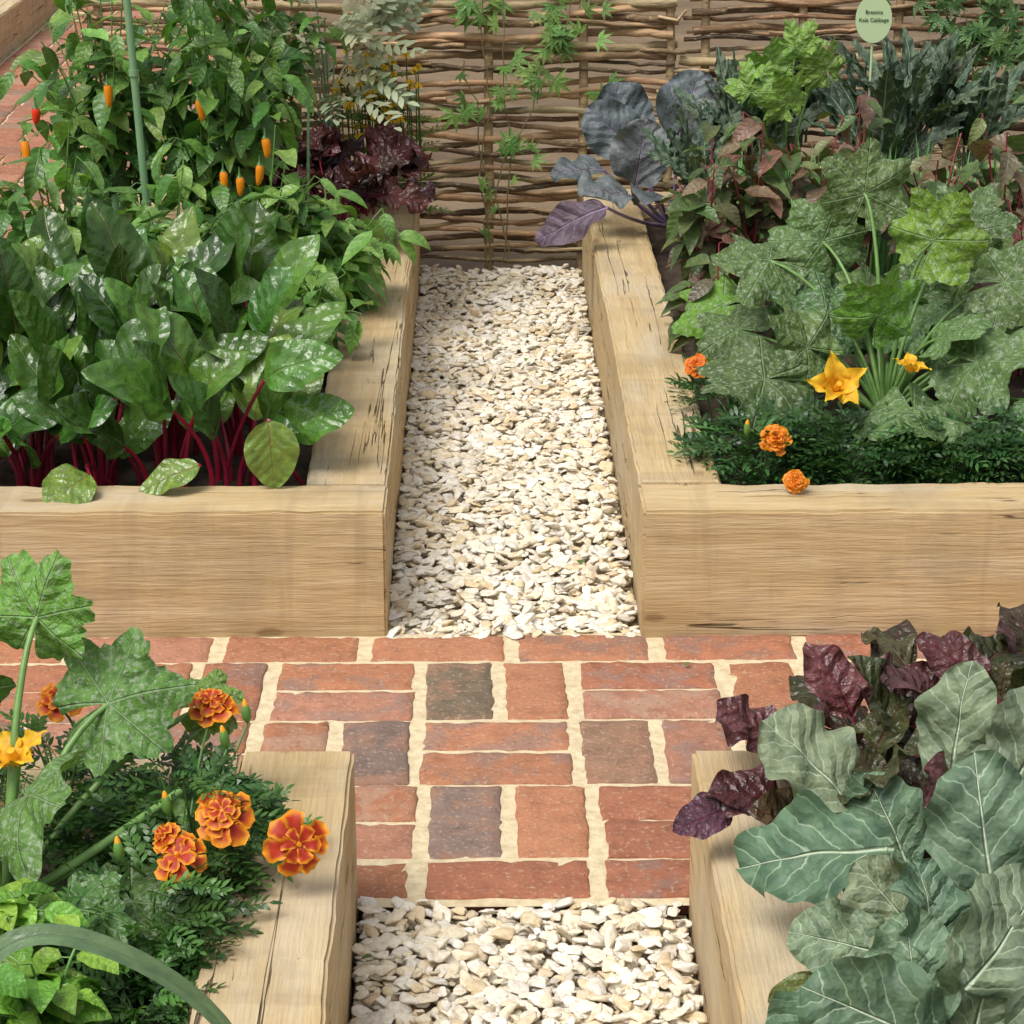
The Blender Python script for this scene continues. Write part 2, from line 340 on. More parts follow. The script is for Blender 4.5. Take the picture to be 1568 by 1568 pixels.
col=g.mix(g.m('MULTIPLY',crack,.85),col,(.09,.058,.028))
g.put(g.b.inputs['Base Color'],col); g.b.inputs['Roughness'].default_value=.8; g.b.inputs['Specular IOR Level'].default_value=.2
g.bump(g.m('SUBTRACT',g.m('ADD',g.m('MULTIPLY',grain,.5),g.m('MULTIPLY',fine,.45)),g.m('MULTIPLY',crack,2.)),.9,.005)
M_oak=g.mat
HB=.215; WB=.14
def sleeper(name,x0,x1,y0,y1,z0,z1,parent):
    lx,ly=x1-x0,y1-y0; alongx=lx>=ly; L,W=(lx,ly) if alongx else (ly,lx); H=z1-z0
    bm=bmesh.new(); bmesh.ops.create_cube(bm,size=1)
    for v in bm.verts: v.co=Vector((v.co.x*L,v.co.y*W,v.co.z*H))
    bmesh.ops.bevel(bm,geom=bm.edges[:],offset=.0045,segments=2,affect='EDGES')
    k=int(L/.025)
    for i in range(1,k):
        bmesh.ops.bisect_plane(bm,geom=bm.verts[:]+bm.edges[:]+bm.faces[:],plane_co=(-L/2+L*i/k,0,0),plane_no=(1,0,0))
    sd=R_(0,90)
    for v in bm.verts:
        s1=noise.noise(Vector((v.co.x*2.2+sd,v.co.y*5,v.co.z*5))); s2=noise.noise(Vector((v.co.x*18+sd,v.co.y*30,v.co.z*30+7)))
        v.co.y+=s1*.003+s2*.003; v.co.z+=noise.noise(Vector((v.co.x*2+sd+40,v.co.y*5,v.co.z*4)))*.003+s2*.003
    me=bpy.data.meshes.new(name); bm.to_mesh(me); bm.free(); me.materials.append(M_oak)
    o=bpy.data.objects.new(name,me); scene.collection.objects.link(o); o.parent=parent
    o.location=((x0+x1)/2,(y0+y1)/2,(z0+z1)/2)
    if not alongx: o.rotation_euler=(0,0,PI/2)
g=G('soil'); n=g.noise(g.obj(),40,6,.65); g.put(g.b.inputs['Base Color'],g.ramp(n,[(.3,(.022,.014,.009)),(.7,(.085,.055,.034))])); g.b.inputs['Roughness'].default_value=.95; g.bump(n,.9,.015); M_soil=g.mat
def soil(x0,x1,y0,y1,z,parent):
    nx=int((x1-x0)/.012); ny=int((y1-y0)/.012); X,Y=np.meshgrid(np.linspace(x0,x1,nx+1),np.linspace(y0,y1,ny+1))
    Z=np.array([z+.012*noise.fractal(Vector((a*14,b*14,0)),1,2,3)+.006*noise.noise(Vector((a*60,b*60,3))) for a,b in zip(X.ravel(),Y.ravel())])
    m=MB(); m.add(np.stack([X.ravel(),Y.ravel(),Z],-1),gridf(nx,ny),(.05,.03,.02)); m.build('soil',[M_soil],parent=parent)
B=-.045
e=empty('raised_bed'); X0,X1,Y0,Y1=-1.12,-.21,3.69,6.20
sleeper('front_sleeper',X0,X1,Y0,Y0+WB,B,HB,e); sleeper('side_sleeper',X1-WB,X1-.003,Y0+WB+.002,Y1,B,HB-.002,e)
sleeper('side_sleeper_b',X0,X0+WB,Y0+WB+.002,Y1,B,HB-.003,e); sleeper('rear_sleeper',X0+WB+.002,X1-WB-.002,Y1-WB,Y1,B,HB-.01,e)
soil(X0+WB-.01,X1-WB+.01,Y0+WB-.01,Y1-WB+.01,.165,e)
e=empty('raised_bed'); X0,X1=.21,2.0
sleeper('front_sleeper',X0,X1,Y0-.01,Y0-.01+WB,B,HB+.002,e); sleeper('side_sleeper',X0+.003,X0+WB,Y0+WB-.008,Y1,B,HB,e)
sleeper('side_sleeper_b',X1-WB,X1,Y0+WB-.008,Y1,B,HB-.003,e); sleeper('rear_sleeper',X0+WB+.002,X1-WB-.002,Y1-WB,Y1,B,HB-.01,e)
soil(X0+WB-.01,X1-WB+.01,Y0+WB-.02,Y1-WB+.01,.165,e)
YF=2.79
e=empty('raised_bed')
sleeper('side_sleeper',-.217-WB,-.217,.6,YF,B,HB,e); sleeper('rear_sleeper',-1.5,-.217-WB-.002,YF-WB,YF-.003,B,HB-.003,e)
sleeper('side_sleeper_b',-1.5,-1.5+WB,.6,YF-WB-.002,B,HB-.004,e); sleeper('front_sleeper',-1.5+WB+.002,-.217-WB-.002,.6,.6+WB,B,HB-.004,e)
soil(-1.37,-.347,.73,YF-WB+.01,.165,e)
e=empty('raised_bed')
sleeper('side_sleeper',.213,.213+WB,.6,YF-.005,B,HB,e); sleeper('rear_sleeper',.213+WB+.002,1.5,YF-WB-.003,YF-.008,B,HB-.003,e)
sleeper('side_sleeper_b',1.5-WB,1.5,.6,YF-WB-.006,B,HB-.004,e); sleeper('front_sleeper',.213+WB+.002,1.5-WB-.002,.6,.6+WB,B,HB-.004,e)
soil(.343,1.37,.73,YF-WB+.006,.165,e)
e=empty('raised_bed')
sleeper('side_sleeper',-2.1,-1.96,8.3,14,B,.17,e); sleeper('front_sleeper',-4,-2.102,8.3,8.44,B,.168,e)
# ------------------------------------------------------------------ bricks
g=G('brick'); C=g.attr('Col').outputs['Color']; K=g.attr('VCol').outputs['Color']; ob=g.obj()
n1=g.noise(ob,28,5,.65); n2=g.noise(ob,130,3,.6); n3=g.noise(ob,13,5,.65)
col=g.mix(1,C,g.ramp(n1,[(.25,(.68,.66,.66)),(.5,(1,1,1)),(.75,(1.28,1.28,1.28))]),'MULTIPLY')
col=g.mix(g.m('MULTIPLY',g.m('SUBTRACT',1,g.mask(n3,.46,.60)),.6),col,K)
col=g.mix(g.m('MULTIPLY',g.m('SUBTRACT',1,g.mask(n2,.56,.66)),.45),col,(.52,.40,.29))
col=g.mix(g.m('MULTIPLY',g.mask(n2,.30,.38),.6),col,(.09,.05,.04))
g.put(g.b.inputs['Base Color'],col); g.b.inputs['Roughness'].default_value=.85; g.bump(g.m('ADD',g.m('MULTIPLY',n1,.6),g.m('MULTIPLY',n2,.5)),1.0,.005); M_brick=g.mat
g=G('mortar'); ob=g.obj(); n1=g.noise(ob,60,5,.6); n2=g.noise(ob,6,3); col=g.ramp(n1,[(.3,(.56,.45,.27)),(.6,(.76,.65,.43))]); col=g.mix(g.m('MULTIPLY',n2,.25),col,(.46,.33,.22))
g.put(g.b.inputs['Base Color'],col); g.b.inputs['Roughness'].default_value=.95; g.bump(n1,.8,.006); M_mortar=g.mat
reds=[(.38,.155,.078),(.40,.17,.088),(.35,.14,.075),(.41,.18,.095),(.38,.175,.11),(.33,.125,.068)]
darks=[(.21,.145,.12),(.21,.145,.095),(.26,.15,.095)]
def brick(m,cx,cy,lx,ly,col=None):
    dk=col is not None and col[0]<.3
    if col is None: col=reds[rng.integers(6)] if rng.random()>.05 else darks[2]
    col=np.array(col)*R_(.9,1.1); q=rng.random()
    k2=np.array((.20,.145,.125))*R_(1,1.3) if q<.28 else (np.array((.42,.28,.20)) if q<.5 else np.array(col)*A(1.08,1.12,1.15))
    if dk: k2=np.array((.35,.18,.11))
    lx+=R_(-.005,.005); ly+=R_(-.003,.003); e=.004
    def ax(l):
        k=max(3,int(l/.014)); return np.concatenate([[-l/2,-l/2],np.linspace(-l/2+e,l/2-e,k),[l/2,l/2]])
    xs,ys=ax(lx),ax(ly); nx,ny=len(xs)-1,len(ys)-1
    X,Y=np.meshgrid(xs,ys); I,J=np.meshgrid(np.arange(nx+1),np.arange(ny+1))
    dd=np.minimum(np.minimum(I,nx-I),np.minimum(J,ny-J)); Z=np.where(dd==0,-.03,np.where(dd==1,-.0045,0.)).astype(float)
    edge=dd<=2; W0=np.array([noise.noise(Vector((cx*7+a*22,cy*7+b*22,5))) for a,b in zip(X.ravel(),Y.ravel())]).reshape(X.shape)
    X=X+np.where(edge,rng.normal(0,1,X.shape)*.0009,0)+W0*.003; Y=Y+np.where(edge,rng.normal(0,1,X.shape)*.0008,0)+W0[::-1]*.0025
    Z=Z+np.where(dd>=1,rng.normal(0,.0005,X.shape),0)+np.where(dd==2,-np.abs(rng.normal(0,.0014,X.shape)),0)
    tx,ty=R_(-.01,.01),R_(-.012,.012); Z=Z+X*tx+Y*ty+R_(-.0015,.0015)
    r=R_(-.014,.014); Xr=X*math.cos(r)-Y*math.sin(r); Yr=X*math.sin(r)+Y*math.cos(r)
    m.add(np.stack([Xr+cx,Yr+cy,Z],-1),gridf(nx,ny),col,k2)
PX,PY=.24,.225
m=MB()
for i in range(-9,9):
    brick(m,-.125+i*.238,3.69-.056,.214,.102, None)
    brick(m,-.02+i*.2395,2.79+.056,.216,.102)
for r in range(3):
    cy=3.69-.1125-PY*(r+.5)
    for c in range(-9,9):
        cx=-.149+PX*(c+.5)+(-.004 if r==1 else 0)+(.006*r if r==2 else 0); hor=((c+r)%2==1)
        if hor:
            brick(m,cx,cy+.0565,.218,.105); brick(m,cx,cy-.0565,.218,.105)
        else:
            c1=c2=None
            if (c,r)==(0,0): c1=(.17,.13,.085); c2=reds[1]
            if (c,r)==(-1,1): c2=darks[0]; c1=reds[0]
            if (c,r)==(1,1): c1=darks[2]; c2=reds[4]
            if (c,r)==(0,2): c1=darks[0]; c2=reds[1]
            brick(m,cx-.06,cy,.101,.218,c1); brick(m,cx+.06,cy,.101,.218,c2)
pe=empty('brick_path'); m.build('bricks',[M_brick],parent=pe)
mm=MB(); mm.add([(-2.5,2.775,-.004),(2.5,2.775,-.004),(2.5,3.70,-.004),(-2.5,3.70,-.004)],[[0,1,2,3]],(.6,.5,.3)); mm.build('mortar',[M_mortar],parent=pe,smooth=False)
m=MB()
for r in range(-0,42):
    for c in range(0,4):
        cx=-1.95+PX*(c+.5); cy=3.72+PY*(r+.5)
        if (c+r)%2: brick(m,cx,cy+.0565,.226,.108); brick(m,cx,cy-.0565,.226,.108)
        else: brick(m,cx-.06,cy,.114,.218); brick(m,cx+.06,cy,.114,.218)
pe=empty('brick_path'); m.build('bricks',[M_brick],parent=pe)
mm=MB(); mm.add([(-2.0,3.702,-.008),(-.98,3.702,-.008),(-.98,13.2,-.008),(-2.0,13.2,-.008)],[[0,1,2,3]],(.6,.5,.3)); mm.build('mortar',[M_mortar],parent=pe,smooth=False)
# ------------------------------------------------------------------ gravel
def ico(sub):
    bm=bmesh.new(); bmesh.ops.create_icosphere(bm,subdivisions=sub,radius=1); bm.verts.ensure_lookup_table()
    V=np.array([v.co[:] for v in bm.verts]); F=np.array([[v.index for v in f.verts] for f in bm.faces]); bm.free(); return V,F
g=G('pebble'); C=g.attr('Col').outputs['Color']; ob=g.obj(); n1=g.noise(ob,110,3,.65)
col=g.mix(1,C,g.ramp(n1,[(.3,(.80,.75,.66)),(.55,(1.04,1.04,1.04))]),'MULTIPLY'); g.put(g.b.inputs['Base Color'],col); g.b.inputs['Roughness'].default_value=.75
g.bump(n1,.6,.004); M_peb=g.mat
def variants(sub,k):
    V,F=ico(sub); out=[]
    for i in range(k):
        P=V.copy()
        for j in range(9):
            n=unit(rng.normal(0,1,3)); h=R_(.45,.8); dt=P@n; P=P-np.outer(np.maximum(0,dt-h)*.97,n)
        for j in range(4):
            q=rng.normal(0,1.6,3); P=P*(1+.07*np.sin(P@q*1.5+R_(0,6)))[:,None]
        out.append(P)
    return out,F
hi,FH=variants(3,16); lo,FL=variants(2,10)
def scatter(m,x0,x1,y0,y1,pitch,z,vs,F,zj=.004,size=1,keep=1):
    X,Y=np.meshgrid(np.arange(x0,x1,pitch),np.arange(y0,y1,pitch*.85)); k=X.size
    X=X.ravel()+rng.uniform(-.5,.5,k)*pitch; Y=Y.ravel()+rng.uniform(-.5,.5,k)*pitch
    ok=(rng.random(k)<keep); X=X[ok];Y=Y[ok];k=len(X)
    X=np.clip(X,x0+.008,x1-.006)
    Z=z+rng.normal(0,zj,k)+.004*np.sin(X*23+Y*9)+.003*np.sin(Y*31-X*12)
    sc=np.stack([rng.uniform(.012,.022,k),rng.uniform(.009,.015,k),rng.uniform(.0035,.0065,k)],-1)*size*rng.choice([.55,.8,1,1.2],k)[:,None]
    yaw=rng.uniform(0,6.28,k); ti=np.abs(rng.normal(0,.36,k)); ta=rng.uniform(0,6.28,k)
    cy,sy=np.cos(yaw),np.sin(yaw); Rz=np.zeros((k,3,3)); Rz[:,0,0]=cy;Rz[:,0,1]=-sy;Rz[:,1,0]=sy;Rz[:,1,1]=cy;Rz[:,2,2]=1
    ax=np.stack([np.cos(ta),np.sin(ta),0*ta],-1); c,s=np.cos(ti),np.sin(ti)
    Kx=np.zeros((k,3,3)); Kx[:,0,2]=ax[:,1];Kx[:,1,2]=-ax[:,0];Kx[:,2,0]=-ax[:,1];Kx[:,2,1]=ax[:,0]
    Rt=np.eye(3)+s[:,None,None]*Kx+(1-c)[:,None,None]*(Kx@Kx); Rm=Rt@Rz
    pal=np.array([(.86,.80,.68),(.83,.74,.57),(.88,.84,.76),(.74,.61,.41),(.78,.74,.67),(.68,.57,.42),(.62,.56,.47)])
    ci=rng.choice(7,k,p=[.29,.22,.21,.10,.10,.05,.03]); cols=np.minimum(pal[ci]*rng.uniform(.88,1.05,(k,1)),.9)
    vi=rng.integers(len(vs),size=k)
    for v in range(len(vs)):
        q=np.where(vi==v)[0]
        if not len(q): continue
        P=vs[v][None]*sc[q][:,None,:]; P=np.einsum('kij,knj->kni',Rm[q],P)+np.stack([X[q],Y[q],Z[q]],-1)[:,None,:]
        nvt=P.shape[1]; FF=(F[None]+(np.arange(len(q))*nvt)[:,None,None]).reshape(-1,3)
        m.add(P.reshape(-1,3),FF,np.repeat(cols[q],nvt,0))
g=G('sand'); g.put(g.b.inputs['Base Color'],g.ramp(g.noise(g.obj(),120,2),[(.3,(.32,.25,.17)),(.7,(.55,.46,.32))])); g.b.inputs['Roughness'].default_value=.9; M_sand=g.mat
for (y0,y1) in ((3.69,6.22),(1.2,2.785)):
    m=MB()
    if y0<3: scatter(m,-.209,.209,y0,y1,.021,-.018,lo,FL)
    scatter(m,-.209,.209,y0,y1,.0195,-.010,lo,FL)
    scatter(m,-.209,.209,y0,y1,.021,-.002,hi,FH,.003)
    m.add([(-.212,y0+.002,-.024),(.212,y0+.002,-.024),(.212,y1,-.024),(-.212,y1,-.024)],[[0,1,2,3]],(.4,.3,.2),mat=1)
    m.build('gravel_path',[M_peb,M_sand])
m=MB()
for (x,y,z) in ((-.17,4.55,.012),(.05,5.3,.012),(-.19,2.62,.014),(.12,4.0,.012),(.18,5.0,.012),(.02,6.0,.012),(.28,3.55,.006)):
    leaf(m,(x,y,z),(R_(-1,1),R_(-1,1),.1),(0,0,1),R_(.014,.024),R_(.004,.007),'ovate',.6,.3,col=jit((.10,.2,.05)))
m.build('fallen_leaves',[M_soft])
# ------------------------------------------------------------------ wattle fence
g=G('hazel_rod'); C=g.attr('Col').outputs['Color']; ob=g.obj()
n1=g.noise(g.mapping(ob,(2.2,30,30)),3,3,.6); n2=g.noise(g.mapping(ob,(12,40,40)),3,3,.6)
col=g.mix(1,C,g.ramp(n1,[(.25,(.42,.38,.33)),(.5,(.95,.95,.95)),(.75,(1.5,1.5,1.45))]),'MULTIPLY')
col=g.mix(g.m('MULTIPLY',g.m('SUBTRACT',1,g.mask(n2,.56,.64)),.6),col,(.48,.36,.22))
g.put(g.b.inputs['Base Color'],col); g.b.inputs['Roughness'].default_value=.7; g.bump(n2,.8,.005); M_rod=g.mat
def hurdle(x0,x1,st,y):
    m=MB(); z=.010; i=0
    while z<1.2:
        r=R_(.0048,.0108); xs=np.arange(x0-R_(0,.04),x1+R_(0,.04),.03); s=1 if i%2 else -1
        f=R_(0,6.28); t=xs-st[0]; sp=st[1]-st[0]
        yy=y+s*.016*np.cos(PI*t/sp)+rng.normal(0,.0012,len(xs))
        zz=z+.006*np.sin(xs*R_(2,6)+f)+.005*np.sin(xs*R_(12,20)+f*3)+rng.normal(0,.0014,len(xs))
        taper=np.linspace(1.2,.75,len(xs)) if rng.random()<.5 else np.linspace(.75,1.2,len(xs))
        base=[(.16,.10,.05),(.23,.145,.075),(.11,.07,.038),(.32,.22,.115),(.43,.31,.17),(.27,.175,.09)][rng.integers(6)]
        tube(m,np.stack([xs,yy,np.maximum(zz,r)],-1),r*taper*(1+rng.normal(0,.06,len(xs))),None,jit(base,.2),0,7)
        if rng.random()<.35:
            a=R_(x0,x1-.4); q=(xs>a)&(xs<a+R_(.3,.8))
            if q.sum()>4: tube(m,np.stack([xs[q],yy[q]-.011,zz[q]+.007],-1),.004,.006,jit((.38,.27,.15),.25),0,6)
        z+=r*R_(1.9,2.8)+.0025; i+=1
    for sx in st:
        xs=np.full(12,sx)+rng.normal(0,.002,12)
        tube(m,np.stack([xs,np.full(12,y),np.linspace(-.05,1.27,12)],-1),.013,.011,(.45,.33,.18),0,8)
    for k in range(30):
        zc=R_(.02,1.2); xe=x1 if rng.random()<.5 else x0
        tube(m,[(xe-.05,y-.02,zc),(xe,y-.028,zc+R_(-.01,.01)),(xe+R_(.01,.05),y-.03-R_(0,.02),zc+R_(-.02,.02))],.005,.004,(.50,.37,.21),0,6)
    m.build('wattle_fence',[M_rod])
hurdle(-1.07,.455,[-1.03,-.78,-.53,-.28,-.03,.215,.44],6.27)
hurdle(.50,2.35,[.53,.78,1.03,1.28,1.53,1.78,2.03,2.28],6.285)
# ------------------------------------------------------------------ CHARD
gc=[(.040,.12,.02),(.048,.145,.024),(.034,.10,.018),(.065,.18,.03),(.11,.24,.045)]
cst=(.27,.010,.038)
def chard(x,y,n,el,sl=(.12,.22),L=(.13,.18),bend=(.2,.95),face=.8):
    m=MB(); rosette(m,(x,y,.165),n,sl,L,(.046,.060),el,'chard',gc,((.14,.24,.06),(.14,.24,.06),(.22,.08,.05)),(cst),.0045,nu=10,nv=18,ruf=.15,rf=1.3,wr=.055,spread=.045,face=face,roll=.6,bend=bend)
    m.build('chard_plant',[M_chard,M_stem],(x,y,.165))
for x,y in ((-.94,3.97),(-.83,3.96),(-.71,3.96),(-.60,3.96),(-.48,3.97)): chard(x,y,8,(58,88),(.05,.18))
for x,y in ((-1.0,4.12),(-.87,4.12),(-.74,4.14),(-.61,4.13),(-.48,4.15)): chard(x,y,9,(62,89),(.13,.23))
for x,y in ((-.95,4.30),(-.80,4.34),(-.66,4.34),(-.52,4.34)): chard(x,y,9,(64,89),(.17,.26),(.15,.19))
m=MB()
for c,d,n,L,W in (((-.40,3.80,.265),(.1,-.3,-.95),(.15,-.9,.35),.12,.046),((-.575,3.79,.235),(-.85,-.2,-.2),(.05,-.55,.8),.115,.03),((-.735,3.76,.225),(-.5,-.6,-.15),(.1,-.5,.8),.10,.045)):
    c=A(*c); dd=unit(d); b=c-dd*L*.5+A(0,0,.01); leaf(m,b,d,n,L,W,'chard',.5,.15,ruf=.12,rf=2,nu=8,nv=16,col=(.14,.25,.05),vcol=(.28,.08,.05),wr=.04)
    tube(m,bez((c[0]+R_(-.04,.05),3.93,.18),(c[0],3.88,.26),b,7),.004,.003,cst,1,6)
for bx,ex,ez,L in ((-.47,-.385,.31,.13),(-.50,-.42,.40,.15)):
    tube(m,bez((bx,3.97,.17),(bx+.02,3.96,.27),(ex,3.92,ez-.03),8),.004,.003,cst,1,6); leaf(m,(ex,3.92,ez-.03),(.5,-.3,.45),(-.2,-.8,.6),L,.046,'chard',1.0,.15,ruf=.16,rf=1.3,nu=10,nv=18,col=jit(gc[3],.1),vcol=(.14,.26,.06),wr=.06,side=.08)
m.build('chard_plant',[M_chard,M_stem],(-.57,3.93,.165))
# ------------------------------------------------------------------ CHILLI / PEPPERS
gp=[(.07,.20,.04),(.055,.165,.035),(.11,.26,.055),(.15,.32,.08)]
def chilli(m,p,L=.05,col=(.85,.27,.01)):
    p=A(*p); q=p+A(R_(-.006,.006),R_(-.006,.006),-L); k=8; t=np.linspace(0,1,k)
    pts=bez(p,(p+q)/2+A(.004,0,0),q,k); tube(m,pts,.0095*np.sqrt(np.maximum(.01,1-t**2.6))*(.75+.25*np.minimum(1,t*6)),None,col,2,9)
    tube(m,[p+A(0,0,.022),p+A(0,0,.008),p],np.array([.0018,.002,.007]),None,(.06,.16,.03),1,6)
for (x,y,H,Rr,nb,nl,nc) in ((-.86,5.25,.86,.22,24,14,1),(-.64,5.2,.84,.18,22,14,2),(-.92,4.85,.50,.18,18,11,0),(-.68,4.75,.46,.18,18,11,1),(-.50,4.95,.48,.14,18,11,2),(-.60,5.7,.86,.22,20,13,1)):
    m=MB(); bush(m,(x,y,.165),H,Rr,nb,nl,(.06,.105),(.018,.028),gp,(.2,.34,.1),(.10,.22,.05),nu=4,nv=7,droop=1.1,tmin=.2,ruf=.15,rf=1.5)
    for k in range(nc):
        a=R_(-.8,.8); chilli(m,(x+Rr*.7*math.sin(a),y-Rr*.75*math.cos(a),.165+H*R_(.35,.6)),R_(.04,.055))
    if x==-.86: chilli(m,(-.975,5.0,.64),.035,(.75,.04,.01)); chilli(m,(-1.0,4.98,.575),.05)
    if x==-.64: chilli(m,(-.50,4.98,.58),.045); chilli(m,(-.515,5.0,.52),.045); chilli(m,(-.555,4.97,.5),.04)
    m.build('chilli_plant',[M_soft,M_stem,M_fruit],(x,y,.165))
g=G('green_cane'); g.put(g.b.inputs['Base Color'],g.ramp(g.noise(g.obj(),8,3),[(.3,(.13,.27,.13)),(.7,(.22,.38,.20))])); g.b.inputs['Roughness'].default_value=.4; M_cane=g.mat
for (x,y,z1,r,lean) in ((-.725,4.92,1.05,.008,-.045),(-.79,4.80,.50,.007,.0),(-.70,5.5,1.1,.007,.01),(-.45,5.3,.62,.003,.02)):
    m=MB(); tube(m,[(x,y,.12),(x+lean*.5,y,z1*.5),(x+lean,y,z1)],r,r,(.1,.3,.15),0,10)
    for zz in (.45,.72): 
        if zz<z1: tube(m,[(x+lean*zz/z1,y,zz),(x+lean*zz/z1,y,zz+.012)],r*1.35,r*1.35,(.1,.3,.25),0,10)
    m.build('garden_cane',[M_cane],(x,y,.12))
m=MB(); hg=[(.12,.29,.06),(.16,.35,.09),(.10,.25,.055)]
bush(m,(-.37,5.0,.165),.33,.15,20,10,(.06,.11),(.016,.027),hg,(.2,.35,.1),(.12,.25,.06),nu=4,nv=7,droop=.8,Ry=.22)
bush(m,(-.40,4.65,.165),.30,.12,14,9,(.05,.09),(.015,.024),hg,(.2,.35,.1),(.12,.25,.06),nu=4,nv=7,droop=.8,Ry=.2); m.build('herb_plant',[M_soft,M_stem],(-.36,5.0,.165))
m=MB()
for x,y in ((-.40,5.55),(-.33,5.66),(-.48,5.62)): rosette(m,(x,y,.27),15,(.07,.15),(.09,.13),(.038,.055),(35,85),'round',[(.05,.014,.02),(.035,.012,.018),(.07,.022,.022),(.035,.024,.022)],((.15,.02,.04),),(.2,.02,.05),.003,nu=8,nv=18,ruf=.4,rf=2.2,wr=.06,face=.4)
m.build('red_lettuce',[M_dark,M_stem],(-.4,5.6,.165))
m=MB()
for i in range(85):
    a=R_(0,6.28); q=math.sqrt(rng.random()); p=A(-.44+.14*q*math.cos(a),5.85+.1*q*math.sin(a),R_(.50,.90)); compound(m,p,(math.cos(a),math.sin(a)-.3,R_(-.2,.9)),(0,-.7,.8),R_(.11,.16),7,.0085,.05,jit((.34,.44,.34),.2),R_(.3,1))
for i in range(8): tube(m,bez((-.42,5.88,.17),(-.42,5.88,.5),(-.42+R_(-.12,.12),5.88+R_(-.1,.1),R_(.6,.85)),6),.003,.002,(.2,.3,.2),1,5)
m.build('artemisia_plant',[M_soft,M_stem],(-.42,5.88,.165))
m=MB(); fern(m,(-.33,5.98,.17),.42,.13,170,(.05,.08),6,.0035,.022,[(.12,.25,.05),(.09,.2,.04)],Ry=.08)
for i in range(60):
    a=R_(0,6.28); c=A(-.31+.12*math.cos(a)*rng.random(),5.90+R_(-.08,.03),R_(.38,.62)); marigold(m,c,(R_(-.3,.3),-.6,1),.012,(c[0],5.98,.3),2,(.85,.50,.01),(.95,.65,.02),k0=5)
m.build('yellow_tagetes',[M_soft,M_stem,M_petal],(-.33,5.98,.165))
# ------------------------------------------------------------------ RIGHT BACK BED
rc=[(.13,.17,.21),(.10,.14,.18),(.16,.20,.23)]
m=MB(); base=A(.42,5.82,.2)
H=[((.30,5.85,.47),(-.25,0,1),(.1,-.9,.5),.17,.075),((.27,5.8,.44),(-.6,-.1,.6),(-.3,-.8,.5),.17,.07),((.18,5.75,.36),(-1,-.1,.1),(0,-.5,.9),.13,.045),((.15,5.5,.285),(-1,-.05,-.35),(0,-.75,.7),.19,.05),
   ((.33,5.7,.40),(.1,-.3,.9),(0,-.9,.4),.17,.075),((.45,5.8,.50),(.3,0,1),(0,-.9,.5),.18,.08),((.50,5.75,.46),(.5,0,.8),(0,-.9,.5),.16,.08),((.38,5.6,.33),(0,-.8,.4),(0,-.5,.9),.17,.08),((.25,5.65,.33),(-.6,-.6,.3),(-.2,-.6,.9),.15,.07)]
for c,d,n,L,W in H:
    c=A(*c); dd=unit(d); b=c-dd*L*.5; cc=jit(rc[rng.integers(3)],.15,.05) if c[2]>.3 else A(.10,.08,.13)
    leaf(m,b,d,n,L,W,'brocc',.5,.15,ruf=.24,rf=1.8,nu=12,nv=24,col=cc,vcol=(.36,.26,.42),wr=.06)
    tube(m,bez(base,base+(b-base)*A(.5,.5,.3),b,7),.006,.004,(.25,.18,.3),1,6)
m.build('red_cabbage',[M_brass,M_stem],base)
def kale(x,y,z,n,L=(.18,.27),el=(62,90),W=(.020,.030),bend=(.1,.9),sl=(.03,.08)):
    m=MB(); tube(m,[(x,y,.165),(x,y,z+.02)],.010,.009,(.15,.2,.12),1,8)
    rosette(m,(x,y,z),n,sl,L,W,el,'kale',[(.065,.115,.08),(.09,.15,.11),(.05,.095,.07)],((.25,.35,.25),),(.22,.32,.2),.003,nu=8,nv=30,ruf=.26,rf=5.5,wr=.18,bend=bend,face=.5,spread=.05)
    m.build('kale_plant',[M_brass,M_stem],(x,y,.165))
kale(.97,5.72,.42,38); kale(.88,5.55,.36,20); kale(.58,5.70,.38,28,(.15,.22)); kale(.70,5.85,.40,24,(.14,.2)); kale(.48,5.55,.32,16,(.13,.19)); kale(1.12,5.75,.36,24)
m=MB()
for cx_,cy_,cz_ in ((.62,5.6,.62),(.69,5.65,.66),(.57,5.52,.58),(.75,5.6,.62),(.65,5.5,.56)):
    palmate(m,(cx_,cy_,cz_),(R_(-.5,.5),-.3,.9),(0,-.8,.5),.075,jit((.17,.36,.06),.1),(.35,.5,.18),root=(.66,5.65,.17),pr=.004,deep=.45,ser=.14)
m.build('courgette_plant',[M_courg,M_stem],(.66,5.65,.165))
m=MB()
for i in range(300):
    x=R_(.50,1.3); y=R_(5.15,5.45); h=R_(.24,.36); lx=R_(-.12,.12)
    leaf(m,(x,y,.165),(lx,R_(-.1,.1),1),(R_(-.6,.6),-1,0),h,.004,'strap',R_(-.3,.5),.4,nu=2,nv=7,col=jit((.10,.24,.07),.3),mat=1)
m.build('chives',[M_soft,M_stem],(.9,5.3,.165))
am=[(.12,.16,.08),(.15,.13,.09),(.09,.16,.06),(.17,.11,.09),(.08,.15,.055),(.11,.18,.07)]
for (x,y,H_,Rr,nb) in ((.42,4.9,.48,.10,8),(.52,4.95,.54,.10,7),(.64,5.0,.56,.11,6),(.76,5.05,.54,.10,6),(.90,4.98,.54,.11,7),(1.04,4.92,.56,.12,8),(1.16,4.95,.54,.12,6),(1.02,4.6,.44,.12,5),(.41,4.62,.28,.06,5)):
    m=MB(); bush(m,(x,y,.165),H_,Rr,nb,10,(.06,.10),(.020,.029),am,(.30,.13,.12),(.28,.05,.06),nu=4,nv=9,droop=1.0,tmin=.35,sr=.0036,ruf=.12,rf=1.5)
    m.build('amaranth_plant',[M_soft,M_stem],(x,y,.165))
